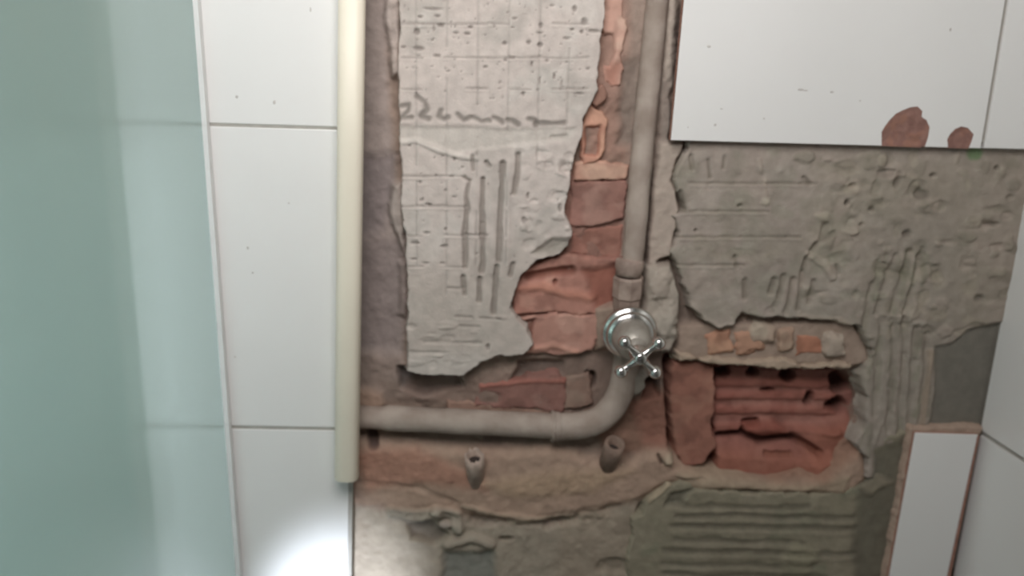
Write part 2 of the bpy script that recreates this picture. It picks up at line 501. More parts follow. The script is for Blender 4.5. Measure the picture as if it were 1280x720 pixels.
for x0, x1 in ((520, 521), (559, 558), (598, 595), (637, 632), (676, 668), (714, 702)):     # printed grid
    y = -272
    while y < 190:
        if rng.random() < 0.8:
            L.stroke([(x0+(x1-x0)*(y/330.0), y), (x0+(x1-x0)*((y+34)/330.0), y+34)], 1.4, -0.9, 1.2, (168, 160, 153), 0.6, 0.6)
        y += 37
    y = 190
    while y < 360 and x0 < 640:
        if rng.random() < 0.7:
            L.stroke([(x0+(x1-x0)*(y/330.0), y), (x0+(x1-x0)*((y+34)/330.0), y+30)], 1.4, -0.9, 1.2, (160, 152, 145), 0.6, 0.6)
        y += 37
for yl in (-190, -153, -116, -79, -42, -5, 30, 72, 111, 220, 258, 294, 333):
    for k in range(9):
        xa = 502 + k*27
        if yl > 200 and xa > 590: continue
        if xa > 735 or rng.random() < 0.2: continue
        L.stroke([(xa, yl+rng.uniform(-1, 1)), (min(xa+26, 735), yl+rng.uniform(-1, 1)+0.5)], 1.5, -1.0, 1.2, (160, 151, 144), 0.75, 0.8)
        L.stroke([(xa, yl+2.5), (min(xa+26, 735), yl+3)], 1.4, 0.6, 1.2)
PIT = (142, 134, 128)
pits = [(541, 11, 14, 1.6), (525, 21, 4, 2), (547, 20, 5, 2), (521, 40, 4, 4), (551, 32, 6, 3), (542, 36, 2, 5), (569, 33, 2, 2), (588, 34, 4, 2), (570, 41, 5, 1.6), (584, 42, 5, 2),
        (504, 59, 4, 1.5), (524, 61, 10, 3.4), (523, 70, 4, 1.5), (546, 70, 6, 2), (540, 50, 3, 1), (643, 23, 5, 2), (618, 33, 2, 3), (641, 34, 4, 1.5), (676, 32, 3, 4), (674, 41, 7, 2), (631, 54, 4, 2.5),
        (661, 53, 3, 3), (675, 56, 4, 3), (607, 84, 4, 2), (560, 89, 4, 2), (625, 103, 2, 3), (654, 117, 3, 3), (665, 80, 2, 4), (675, 100, 1.6, 6), (693, 95, 2, 5), (702, 103, 1.6, 7), (718, 11, 3, 4), (690, 7, 5, 2), (730, 27, 6, 5),
        (715, 37, 4, 2), (742, 39, 9, 2), (727, 40, 3, 2.5), (708, 48, 8, 2), (684, 76, 4, 2.5), (708, 78, 2, 2), (735, 86, 4, 2), (725, 117, 8, 2), (757, 32, 2, 3), (641, 72, 5, 1.5), (632, 75, 3, 1.5), (557, 86, 2, 1.5),
        (512, 182, 3, 2), (568, 199, 3, 4), (578, 209, 2, 1.5), (545, 219, 3, 1.5), (564, 220, 4, 1.5), (525, 228, 3, 2), (557, 238, 2, 2), (568, 246, 3, 1.5), (534, 255, 4, 1.5), (527, 250, 3, 1.5), (557, 287, 2.4, 3),
        (533, 291, 7, 2.2), (520, 304, 9, 2.4), (555, 308, 6, 2.2), (537, 256, 3, 1.5), (532, 329, 8, 1.8), (553, 329, 7, 1.8), (517, 324, 8, 2.4), (610, 435, 3, 5), (700, 260, 4, 6), (655, 275, 4, 5), (660, 245, 3, 6)]
for px, py, a, b in pits:
    L.spot(px, py, a*0.72, b*0.8, -2.6, PIT, 0.8, 0.5, w=-9)
for k in range(150):
    px = rng.uniform(505, 740); py = rng.uniform(-40, 130) if k < 120 else rng.uniform(195, 330)
    L.spot(px, py, rng.uniform(0.7, 1.4), rng.uniform(0.7, 1.5), -1.6, PIT, 0.7, 0.2, w=-9)
# scrawled row of smears across the bed
SM = (140, 132, 125)
for s_ in ([(501, 133), (511, 132), (510, 139), (503, 147), (515, 147)], [(522, 121), (531, 128), (534, 137), (526, 145), (536, 149)], [(551, 138), (549, 146), (555, 149), (561, 147)],
           [(572, 143), (576, 147), (580, 150), (588, 147)], [(592, 147), (597, 149), (602, 152), (612, 151)], [(617, 147), (622, 149), (628, 153)],
           [(635, 150), (641, 151), (648, 156)], [(661, 149), (668, 150), (670, 157)], [(672, 154), (690, 155), (705, 154)], [(690, 172), (708, 171)]):
    L.stroke(s_, 3.6, -2.0, 2.6, SM, 0.9, 1.2, w=-9)
# trowelled band and the step of mortar beneath it
L.poly([(500, 158), (640, 160), (720, 160), (712, 176), (640, 182), (612, 185), (570, 192), (520, 176), (500, 178)], dh=-1.8, soft=3, col=(196, 188, 179), amt=0.8, w=-9)
L.stroke([(500, 178), (520, 175), (548, 188), (577, 196), (595, 198)], 4, 2.4, 2.5, (206, 199, 190), 0.6, 0.8, w=-9)
for pts, wd in (([(580, 222), (587, 226), (583, 246), (584, 262), (581, 290), (582, 316), (581, 334)], 3.4), ([(604, 224), (603, 250), (603, 290), (604, 326), (602, 340)], 4), ([(629, 205), (627, 240), (625, 265), (625, 300), (623, 326)], 4),
                ([(648, 194), (647, 215), (643, 242)], 3.6), ([(579, 346), (581, 368)], 3), ([(600, 349), (599, 376)], 4), ([(621, 333), (619, 360), (617, 392)], 4), ([(641, 330), (638, 345)], 4), ([(591, 196), (592, 212)], 3), ([(608, 203), (612, 208)], 3)):
    L.stroke(pts, wd, -4.0, 2.2, (132, 124, 116), 0.7, 1.8, w=-9)
L.noise(0, 5, 1)
for pts in ([(594, 205), (594, 330)], [(614, 205), (615, 340)], [(636, 205), (634, 330)], [(588, 230), (590, 340)]):
    L.stroke(pts, 5, 1.0, 3, None, 1, 2.0, w=-9)
# blistered right half
for k in range(46):
    px = rng.uniform(650, 718); py = rng.uniform(190, 312)
    L.spot(px, py, rng.uniform(4, 10), rng.uniform(3, 8), rng.uniform(-2.6, 2.4), None, 1, 0.8, w=-9)
L.poly([(665, 318), (690, 300), (712, 300), (715, 312), (690, 322)], dh=-5, soft=4, col=(158, 150, 140), amt=0.8, w=-9)
for yl, xa, xb in ((360, 560, 580), (396, 570, 590), (398, 600, 625), (408, 575, 600), (428, 530, 600), (440, 510, 560)):
    L.stroke([(xa, yl), (xb, yl+1)], 2, -1.2, 1.5, (150, 142, 134), 0.5, w=-9)
for k in range(26):
    L.spot(rng.uniform(515, 640), rng.uniform(395, 465), rng.uniform(5, 14), rng.uniform(2, 5), rng.uniform(-1.6, 1.6), None, 1, 0.8, w=-9)
L.poly([(505, 440), (600, 440), (600, 480), (505, 480)], dh=0, soft=8, col=(190, 184, 176), amt=0.5, w=-9)
L.cut(L_OUT, -30, 1.8, 2.6, w=-9)
lb = L.build('mortar_bed', M['rough'], wall); lb['label'] = 'pale mortar bed printed with the grid of tile backs'

# ------------------------------------------------------------------ right-hand mortar bed
R_OUT = [(850, 150), (860, 186), (846, 205), (840, 225), (850, 245), (856, 262), (838, 268), (847, 290), (838, 315), (845, 335), (858, 365), (862, 385), (880, 400),
         (898, 412), (920, 408), (928, 393), (945, 397), (975, 399), (1005, 400), (1040, 402), (1075, 410), (1092, 440), (1085, 458), (1074, 470), (1084, 500), (1082, 530), (1068, 556),
         (1085, 575), (1080, 600), (1130, 610), (1160, 560), (1310, 540), (1310, 150)]
Rr = Field.over(R_OUT, -10, 1.5, -10, (160, 149, 139), 4)
Rr.noise(2.0, 45, 21, 4); Rr.noise(0.8, 10, 22, 3)
Rr.tint((144, 136, 124), 55, 23, 0.6); Rr.tint((170, 156, 146), 40, 25, 0.5); Rr.tint((142, 141, 126), 30, 27, 0.3)
Rr.poly([(1010, 200), (1310, 190), (1310, 420), (1100, 420), (1000, 330)], dh=1.5, soft=25, col=(156, 146, 132), amt=0.5)
for yl, xa, xb in ((229, 862, 1020), (264, 842, 960), (296, 842, 1000), (331, 840, 930)):
    for x in range(xa, xb, 28):
        Rr.stroke([(x, yl), (min(x+27, xb), yl+0.8)], 1.8, -1.3, 1.4, (132, 124, 112), 0.7, 0.8)
        Rr.stroke([(x, yl+3), (min(x+27, xb), yl+3.6)], 1.6, 0.6, 1.2)
for pts, wd, dh in (([(864, 195), (866, 212)], 3, -3), ([(886, 200), (888, 222)], 3, -3), ([(906, 196), (904, 210)], 3, -2.4), ([(851, 240), (856, 262)], 4, -4), ([(842, 275), (848, 290)], 3, -3), ([(920, 322), (921, 334)], 2.4, -3),
                    ([(949, 200), (951, 216)], 2, 2), ([(955, 225), (957, 245)], 3, 2), ([(1005, 222), (1012, 230)], 3, -3), ([(1032, 282), (1026, 300), (1040, 292)], 5, -3), ([(1020, 305), (1008, 322), (1004, 338)], 4, -4),
                    ([(1010, 318), (1030, 330), (1040, 346)], 7, 3), ([(1045, 332), (1048, 342)], 3, -3)):
    Rr.stroke(pts, wd, dh, 2, (120, 112, 100) if dh < 0 else (172, 160, 146), 0.6, 1.6)
for pts in ([(980, 346), (974, 372)], [(992, 350), (986, 380), (982, 392)], [(1004, 342), (1000, 370), (998, 386)], [(968, 350), (964, 366)], [(1018, 352), (1012, 378)], [(932, 352), (932, 372)]):
    Rr.stroke(pts, 4.5, -3.2, 2.5, (126, 118, 106), 0.6, 2)
for x0, y0, x1, y1 in ((1120, 320, 1096, 392), (1138, 318, 1112, 400), (1155, 312, 1128, 405), (1090, 356, 1078, 450), (1104, 400, 1094, 520), (1118, 400, 1112, 540), (1132, 400, 1126, 545), (1146, 410, 1138, 545), (1160, 420, 1152, 540), (1082, 430, 1078, 500)):
    Rr.stroke([(x0, y0), ((x0+x1)/2+rng.uniform(-2, 2), (y0+y1)/2), (x1, y1)], 5, -3.4, 3.5, (124, 120, 106), 0.55, 3)
Rr.poly([(1080, 280), (1180, 260), (1190, 420), (1165, 470), (1150, 560), (1070, 580), (1078, 440), (1070, 360)], dh=-1, soft=18, col=(152, 143, 132), amt=0.75)
for px, py, a, b in ((1108, 217, 12, 6), (1122, 225, 6, 12), (1165, 219, 9, 5), (1152, 244, 11, 9), (1090, 262, 5, 5), (1077, 281, 5, 4), (1059, 253, 5, 5), (1058, 255, 4, 4), (1240, 280, 14, 5), (870, 288, 3, 3), (924, 257, 3, 3), (1134, 292, 6, 6), (1065, 232, 6, 4), (1246, 210, 5, 4), (1225, 373, 9, 8)):
    Rr.spot(px, py, a*0.8, b*0.8, -4, (118, 110, 100), 0.75, 0.6)
for k in range(150):
    dz = rng.uniform(-2.6, 2.6)
    Rr.spot(rng.uniform(1000, 1270), rng.uniform(195, 430), rng.uniform(4, 15), rng.uniform(3, 11), dz, rng.choice([(140, 134, 118), (174, 160, 148), (128, 122, 108), (168, 158, 140)]), 0.35, 1.0)
for k in range(70):
    x = rng.uniform(1070, 1165); y = rng.uniform(290, 560)
    Rr.stroke([(x, y), (x-rng.uniform(2, 7), y+rng.uniform(14, 40))], rng.uniform(2, 6), rng.uniform(-1.8, 1.8), 3, rng.choice([(124, 120, 104), (164, 154, 142), (136, 134, 116)]), 0.4, 2.5)
for k in range(50):
    Rr.spot(rng.uniform(845, 1080), rng.uniform(190, 400), rng.uniform(8, 26), rng.uniform(5, 18), rng.uniform(-0.8, 0.8), rng.choice([(146, 138, 124), (170, 160, 150), (142, 141, 124)]), 0.35, 1.0)
for k in range(24):
    Rr.spot(rng.uniform(860, 1000), rng.uniform(200, 390), rng.uniform(3, 9), rng.uniform(3, 7), rng.uniform(-1.6, 1.2), None, 1, 0.9)
Rr.spot(957, 252, 8, 7, 2.5, (176, 168, 152), 0.8); Rr.spot(1218, 192, 10, 8, 0.5, (104, 132, 92), 0.8)
Rr.spot(1125, 398, 20, 6, 2, (164, 154, 142), 0.7); Rr.spot(1148, 404, 12, 4, 2, (166, 158, 146), 0.7)
Rr.stroke([(862, 388), (880, 402), (900, 412), (925, 408)], 6, 2, 4, (160, 150, 136), 0.6)
Rr.stroke([(1000, 402), (1050, 404), (1075, 420)], 9, 2, 5, (164, 150, 134), 0.6)
Rr.spot(1060, 428, 12, 10, 5, (172, 162, 148), 0.8); Rr.spot(1045, 440, 12, 8, 3, (164, 150, 136), 0.7)
Rr.poly([(1166, 432), (1185, 428), (1205, 410), (1246, 400), (1246, 545), (1155, 538), (1164, 490)], h=-15, soft=3.5, col=(120, 116, 107), amt=0.95)
Rr.stroke([(1165, 440), (1160, 480), (1154, 530)], 5, 2.2, 2.5, (156, 140, 124), 0.8)
Rr.poly([(1090, 560), (1130, 548), (1140, 580), (1128, 640), (1080, 640)], dh=-4, soft=6, col=(100, 98, 84), amt=0.85)
Rr.cut(R_OUT, -30, 2.6, 3.6, w=-10)
rb = Rr.build('mortar_bed', M['rough'], wall); rb['label'] = 'grey-green mortar bed with trowel marks'

# ------------------------------------------------------------------ lower ribbed mortar bed
D_OUT = [(836, 604), (850, 598), (880, 610), (960, 616), (1060, 616), (1080, 600), (1085, 570), (1112, 545), (1150, 530), (1112, 735), (1082, 945), (770, 945), (784, 700), (790, 650), (812, 624)]
D = Field.over(D_OUT, -11, 1.5, -11, (140, 133, 115), 4)
D.noise(2.2, 40, 31, 4); D.noise(0.8, 10, 32, 3)
D.tint((130, 129, 110), 40, 33, 0.6); D.tint((150, 141, 124), 40, 35, 0.5)
for k, y in enumerate((632, 645, 659, 675, 690, 705, 719, 734, 750, 765, 781, 797, 812, 828)):
    x0 = 838+rng.uniform(-14, 22); x1 = 1010+rng.uniform(-6, 60)
    n = 7
    D.stroke([(x0+(x1-x0)*i/n, y+rng.uniform(-2, 2)+i*0.6) for i in range(n+1)], 5.0, -1.5, 4.0, (104, 98, 86), 0.6, 2.5)
    D.stroke([(x0+(x1-x0)*i/n, y+7+rng.uniform(-1, 1)+i*0.6) for i in range(n+1)], 4, 0.5, 3, (136, 128, 114), 0.3, 2.5)
D.spot(1000, 700, 22, 26, 3, (142, 136, 116), 0.9)
D.poly([(836, 612), (866, 606), (850, 625), (830, 628)], dh=-5, soft=4, col=(104, 100, 88), amt=0.8)
D.poly([(1070, 570), (1140, 540), (1140, 770), (1085, 770), (1060, 690), (1070, 620)], dh=-3, soft=9, col=(112, 107, 94), amt=0.9)
D.poly([(1090, 588), (1072, 606), (1086, 616), (1110, 600)], dh=3, soft=5, col=(150, 140, 122), amt=0.6)
D.stroke([(812, 626), (830, 612), (836, 606)], 5, 2, 2, (170, 156, 134), 0.8)
D.cut(D_OUT, -26, 3.0, 6.0, w=-11)
db = D.build('mortar_bed', M['rough'], wall); db['label'] = 'dark ribbed mortar bed under the brick recess'

# ------------------------------------------------------------------ bricks
def brick(px, h, col, base=-38, label=None, step=1.6, edge=3.0, jit=4.0, ops=None, w=None, seed=1):
    f = Field.over(px, h, step, h, col, 6)
    f.noise(1.6, 18, 50+seed, 4)
    f.tint(tuple(int(v*0.82) for v in col), 18, 60+seed, 0.6); f.tint((min(255, int(col[0]*1.12)), int(col[1]*1.2), int(col[2]*1.2)), 25, 70+seed, 0.45)
    if ops: ops(f)
    f.cut(px, base, edge, jit, w=h, drop=6)
    o = f.build('brick', M['brick'], wall)
    if label: o['label'] = label
    return o


PINK = (206, 168, 152); RED = (154, 116, 105)
B_UP = lambda f: (f.poly([(745, 40), (766, 44), (768, 66), (762, 82), (745, 80)], dh=-9, soft=4, col=(134, 112, 102), w=-22), f.poly([(755, 82), (776, 78), (772, 108), (758, 108)], dh=-3, soft=5, col=(168, 122, 106), amt=0.8, w=-22))
brick([(752, -270), (792, -270), (784, -100), (778, -40), (782, 10), (784, 50), (780, 80), (778, 108), (764, 112), (752, 104), (748, 60)], -22, (196, 158, 142), seed=1, ops=B_UP, edge=4, jit=5)
brick([(752, 100), (760, 108), (762, 128), (756, 132), (744, 140), (736, 128)], -17, (150, 116, 102), seed=3, base=-40)
brick([(727, 136), (738, 126), (754, 138), (761, 150), (758, 190), (750, 205), (728, 208), (724, 180)], -21, (192, 144, 124), seed=4,
      ops=lambda f: (f.poly([(733, 160), (750, 158), (748, 195), (732, 192)], dh=-9, soft=3, col=(150, 104, 90), w=-21)))
brick([(718, 203), (745, 196), (790, 205), (785, 226), (716, 228)], -23, (190, 150, 132), seed=5)
brick([(711, 226), (786, 224), (782, 276), (740, 286), (712, 282)], -25, RED, seed=6, edge=2.5)
brick([(714, 292), (735, 283), (782, 277), (780, 326), (740, 322), (712, 318)], -29, (158, 114, 101), seed=7, edge=2.5)
def broken_a(f):
    f.stroke([(660, 346), (685, 341), (715, 338)], 7, -7, 4, (126, 80, 68), 0.8, 2, w=-22)
    f.spot(694, 352, 3, 5, -5, (118, 74, 64), 0.8, w=-22)
    f.stroke([(648, 360), (680, 358), (700, 365), (740, 372)], 6, 3, 5, (196, 138, 118), 0.6, 3, w=-22)
    f.poly([(730, 338), (780, 330), (780, 392), (745, 385)], dh=-6, soft=6, col=(146, 94, 80), amt=0.8, w=-22)
brick([(646, 352), (660, 332), (690, 320), (720, 318), (782, 322), (772, 360), (770, 392), (722, 396), (695, 392), (640, 395), (638, 375)], -22, (174, 128, 114), seed=8, ops=broken_a)
def broken_b(f):
    f.poly([(655, 402), (668, 400), (664, 425), (658, 420)], dh=-9, soft=3, col=(120, 78, 68), w=-21)
    f.poly([(698, 376), (722, 384), (720, 390), (698, 392)], dh=-9, soft=2, col=(100, 66, 58), w=-21)
    f.stroke([(655, 438), (690, 432), (720, 440)], 5, 3, 4, (192, 146, 128), 0.6, 3, w=-21)
brick([(650, 398), (700, 388), (725, 394), (768, 388), (752, 420), (742, 440), (700, 446), (655, 442), (662, 420)], -21, (176, 134, 120), seed=9, ops=broken_b)
brick([(596, 478), (700, 466), (712, 474), (706, 518), (640, 515), (590, 508)], -25, (140, 104, 95), seed=10, edge=4, jit=6, ops=lambda f: (f.stroke([(600, 482), (660, 476), (705, 476)], 4, 2, 3, (160, 106, 94), 0.7, 2, w=-25), f.spot(612, 498, 14, 9, -4, (112, 92, 84), 0.7, w=-25)))
brick([(705, 470), (738, 466), (742, 505), (720, 512), (704, 512)], -27, (136, 112, 100), seed=11)
brick([(560, 500), (630, 503), (690, 512), (690, 526), (560, 520)], -26, (150, 122, 108), seed=12)
# chipped row over the recess
for k, (pts, col, hh) in enumerate((([(880, 416), (915, 410), (918, 440), (885, 444)], (174, 132, 110), -18), ([(918, 415), (955, 411), (960, 440), (922, 446)], (178, 140, 118), -17), ([(935, 405), (975, 408), (972, 432), (938, 432)], (172, 152, 136), -15),
                                    ([(992, 416), (1028, 416), (1030, 442), (994, 446)], (174, 124, 102), -20), ([(972, 412), (996, 410), (994, 438), (974, 440)], (164, 138, 120), -16), ([(1030, 418), (1056, 422), (1058, 446), (1034, 448)], (170, 156, 142), -13),
                                    ([(848, 418), (878, 418), (882, 446), (852, 446)], (150, 120, 104), -22))):
    brick(pts, hh+2.5, col, base=-22, seed=20+k, edge=5, jit=6)
# mortar ledge below that row
led = [(846, 440), (880, 446), (950, 452), (980, 448), (1000, 456), (1060, 452), (1074, 462), (1010, 464), (960, 462), (900, 458), (850, 452)]
brk = Field.over(led, -12, 1.5, -12, (168, 150, 132), 6); brk.noise(2.5, 14, 83, 3); brk.cut(led, -32, 4, 5, w=-12)
brk.build('mortar_ledge', M['rough'], wall)
# recess: upright brick, and a hollow brick lying behind with its ridges and cells open
upb = brick([(840, 452), (868, 450), (896, 456), (897, 500), (892, 530), (898, 560), (880, 585), (850, 586), (838, 540), (836, 490)], -27, (150, 106, 92), base=-60, seed=30, edge=4)
upb['label'] = 'orange brick standing upright beside the recess'
def hollow(f):
    for y in (478, 494, 512, 534):
        f.stroke([(896, y), (960, y-1), (1040, y+1)], 8, 3.5, 4, (152, 92, 78), 0.4, 2, w=-46)
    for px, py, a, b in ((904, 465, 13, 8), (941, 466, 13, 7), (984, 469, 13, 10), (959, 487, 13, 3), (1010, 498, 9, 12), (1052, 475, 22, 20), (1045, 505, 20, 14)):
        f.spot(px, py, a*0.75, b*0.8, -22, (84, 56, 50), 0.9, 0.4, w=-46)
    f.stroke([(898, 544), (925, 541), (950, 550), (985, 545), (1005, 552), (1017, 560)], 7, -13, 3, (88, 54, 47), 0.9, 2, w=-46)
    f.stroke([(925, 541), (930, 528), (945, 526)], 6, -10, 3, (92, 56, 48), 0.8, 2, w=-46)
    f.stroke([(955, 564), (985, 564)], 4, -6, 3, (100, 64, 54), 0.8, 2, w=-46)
    f.poly([(925, 528), (965, 522), (985, 540), (940, 545)], dh=6, soft=4, col=(140, 84, 72), amt=0.7, w=-46)
    f.poly([(890, 556), (1040, 566), (990, 610), (880, 600)], dh=14, soft=12, col=(160, 106, 88), amt=0.6, w=-46)
    f.poly([(1000, 540), (1060, 520), (1080, 560), (1000, 600)], dh=14, soft=14, col=(158, 104, 86), amt=0.6, w=-46)
hb = brick([(892, 450), (960, 458), (1060, 458), (1088, 490), (1078, 530), (1050, 575), (980, 600), (892, 598), (888, 520)], -46, (146, 100, 90), base=-76, seed=31, edge=4, ops=hollow)
hb['label'] = 'dark red hollow brick broken open in the recess'

# ------------------------------------------------------------------ tiles
def tile(px, parent=wall, chips=(), w0=-9.0, w1=0.0, clay=False):
    out = [W(x, y, 0) for x, y in px]
    bm = prism(out, w0, w1, 0, 1 if clay else 0)
    if not chips:
        fe = list(bm.faces)[0]
        r = bmesh.ops.bevel(bm, geom=list(fe.edges), offset=0.0009, segments=2, affect='EDGES', profile=0.5, material=0)
    return obj('tile', bm, [M['tile'], M['clay']], parent)


G = 2.0                                          # half a joint in pixels
LT = lambda y: 262+(y-158)*0.0
# column between glass and conduit, and on behind the glass
XL, XR = -400, 439
def rowy(y, x):                                  # the rows of joints run across the whole wall
    return y + (x-340)*{158: 0.030, 535: 0.018, -220: 0.042, 912: 0.006}[y]
rows = (-220, 158, 535, 912)
cols = ((-330, 30), (30, 439))
for (xa, xb) in cols:
    for ya, yb in zip(rows[:-1], rows[1:]):
        xr0 = 446 if xb == 439 else xb; xr1 = 436 if xb == 439 else xb
        pa, pb = (xr0 if ya < 0 else 441 if ya < 300 else 438, xr1 if yb > 700 else 441 if yb < 300 else 438) if xb == 439 else (xb, xb)
        tile([(xa+G, rowy(ya, xa)+G), (pa-G, rowy(ya, pa)+G), (pb-G, rowy(yb, pb)-G), (xa+G, rowy(yb, xa)-G)])
gr = obj('grout', prism([W(-360, -260, 0), W(452, -260, 0), W(436, 960, 0), W(-360, 960, 0)], -11, -0.9), M['grout'], wall)
# tile over the right-hand bed with two chips out of its lower edge
chip1 = [(1102, 182), (1102, 165), (1106, 158), (1112, 150), (1120, 142), (1128, 138), (1138, 134), (1147, 133), (1153, 139), (1152, 146), (1158, 150), (1162, 159), (1160, 172), (1156, 184.5)]
chip2 = [(1185, 185), (1184, 174), (1188, 167), (1194, 161), (1202, 158), (1210, 160), (1217, 168), (1214, 178), (1211, 186)]
def redge(x): return 175+(x-838)*0.0262
t1 = [(874.5, -208), (838.5, redge(838))] + [(chip1[0][0], redge(chip1[0][0]))] + chip1[1:-1] + [(chip1[-1][0], redge(chip1[-1][0])), (chip2[0][0], redge(chip2[0][0]))] + chip2[1:-1] + \
     [(chip2[-1][0], redge(chip2[-1][0])), (1228-2.4, redge(1226)), (1291-2.4, -196)]
T1 = tile(t1, chips=(1,), clay=True)
T1['label'] = 'white tile with two chips showing red clay at its lower edge'
tile([(1291+2.4, -196), (1228+2.4, redge(1230)), (1305, redge(1305)), (1390, -194)])
gr2 = obj('grout', prism([W(880, -206, 0), W(846, 168, 0), W(1300, 180, 0), W(1385, -192, 0)], -12, -2.4), M['grout'], wall)


def chip(px, parent, cx, cy):
    """clay body laid bare: a faceted hollow a millimetre or three behind the glaze"""
    f = Field.over(px, 0, 1.2, -1.3, (146, 112, 102), 2)
    f.noise(1.3, 9, 141, 3); f.tint((160, 118, 100), 10, 142, 0.6); f.tint((126, 94, 86), 8, 143, 0.5)
    pts = [W(x, y, 0) for x, y in px]
    d = sdf(f.X, f.Z, pts)
    f.h = np.clip(f.h + 1.2*(1-sm(0, 6, d)), -2.2, -0.25)
    f.keep = d > -1.4
    o = f.build('chip', M['brick'], parent); o['label'] = 'red clay chip where the glaze broke off'
    return o


chip([(1102, 181.5)] + chip1[1:-1] + [(1156, 183)], T1, 0, 0)
chip([(1185, 184)] + chip2[1:-1] + [(1211, 184.5)], T1, 0, 0)


def specks(pts, parent):
    bm = bmesh.new()
    for px, py, a, b in pts:
        p = P(px, py, 0.0)
        r = bmesh.ops.create_uvsphere(bm, u_segments=8, v_segments=4, radius=1.0)
        for v in r['verts']:
            v.co = Vector((p[0]+v.co.x*a/1000*rng.uniform(0.8, 1.1), p[1]+v.co.y*0.0005, p[2]+v.co.z*b/1000))
    o = obj('dirt_specks', bm, M['speck'], parent); o['kind'] = 'stuff'
    return o


specks([(1001, 112, 4, 1.3), (1007, 113, 3, 0.8), (1040, 115, 2.4, 1.0), (886, 58, 2.2, 1.4), (1188, 37, 1.4, 1.8), (894, 156, 1.6, 1.4), (955, 148, 1.2, 1.2), (902, 136, 1.4, 0.8), (860, 159, 0.7, 1.0), (1075, 126, 1.0, 0.8)], T1)
# lower right-hand tile, red clay showing along its cut top edge
T2 = tile([(1144, 541), (1222.5, 543.5), (1181, 735), (1109, 735)], clay=True)
tile([(1109-2, 738), (1180, 738), (1140, 960), (1070, 958)])
obj('grout', prism([W(1147, 546, 0), W(1226, 546, 0), W(1140, 960, 0), W(1076, 958, 0)], -12, -2.4), M['clay'], wall)
lm = [(1136, 533), (1230, 532), (1228, 547), (1142, 547), (1112, 735), (1102, 735), (1133, 560)]
le = Field.over(lm, -6, 1.5, -5, (172, 150, 134), 6); le.noise(2.0, 12, 87, 3); le.cut(lm, -20, 2, 3, w=-6); le.build('mortar_ledge', M['rough'], wall)
# loose specks on the left-hand tiles
left_tiles = [o for o in wall.children if o.name.startswith('tile')]
specks([(388, 12, 1.0, 2.4), (296, 121, 1.6, 1.6), (343, 128, 1.6, 2.2), (361, 254, 1.2, 1.0), (310, 310, 1.4, 1.8), (316, 341, 1.4, 1.2), (294, 446, 1.4, 1.2)], left_tiles[4])

# tiles of the right-hand wall (their plane faces -x); rows line up with the back wall
def right_tile(corner_px_top, corner_px_bot, y_out_top=None, depth=0.45, slope=0.0):
    a = P(*corner_px_top, -7); b = P(*corner_px_bot, -7); a[0] = b[0] = XC
    bm = bmesh.new()
    vs = []
    for dx in (0.0, 0.009):
        vs += [bm.verts.new((a[0]+dx, -0.0, a[2])), bm.verts.new((a[0]+dx, -depth, a[2])), bm.verts.new((b[0]+dx, -depth, b[2])), bm.verts.new((b[0]+dx, -0.0, b[2]))]
    for v in (vs[0], vs[3], vs[4], vs[7]): v.co.y = 0.012
    f = bm.faces.new(vs[0:4]); bm.faces.new(vs[4:8][::-1])
    for i in range(4): bm.faces.new((vs[i], vs[(i+1) % 4], vs[4+(i+1) % 4], vs[4+i]))
    bmesh.ops.recalc_face_normals(bm, faces=bm.faces[:])
    bmesh.ops.bevel(bm, geom=list(f.edges), offset=0.0009, segments=2, affect='EDGES')
    return obj('tile', bm, M['tile'], wallR)


right_tile((1303, 186), (1228.5, 540))
right_tile((1226.5, 545), (1150, 905))
right_tile((1380, -180), (1304, 180))
gR = obj('grout', box(XC+0.0022, XC+0.012, -0.46, 0.07, 0.7, 1.75), M['grout'], wallR)

# ================================================================== THINGS
# ------------------------------------------------------------------ cream conduit
def conduit():
    top = P(443, -280, 14); bot = P(433.5, 597, 14)
    ax = Vector(bot)-Vector(top)
    bm = bmesh.new()
    seg = 36; rings = []
    rx, ry = 0.0133, 0.0130
    t = ax.normalized(); ex = Vector((1, 0, 0)); ex = (ex - t*ex.dot(t)).normalized(); ey = t.cross(ex)
    def ring(c, s):
        out = []
        for k in range(seg):
            an = 2*math.pi*k/seg
            cx, cy = math.cos(an), math.sin(an)
            cx = math.copysign(abs(cx)**0.72, cx); cy = math.copysign(abs(cy)**0.72, cy)
            out.append(bm.verts.new(c + ex*cx*rx*s + ey*cy*ry*s))
        return out
    R_ = [ring(Vector(top), 1.0), ring(Vector(top)+ax*0.5, 1.0), ring(Vector(bot)-t*0.0012, 1.0), ring(Vector(bot), 0.96), ring(Vector(bot), 0.82), ring(Vector(bot)-t*0.06, 0.82)]
    for a, b in zip(R_[:-1], R_[1:]):
        for k in range(seg): bm.faces.new((a[k], a[(k+1) % seg], b[(k+1) % seg], b[k]))
    bm.faces.new(R_[0][::-1]); bm.faces.new(R_[-1])
    o = obj('cable_conduit', bm, M['conduit'], None, True)
    tag(o, 'cream plastic conduit running down the edge of the white tiles', 'conduit')


conduit()

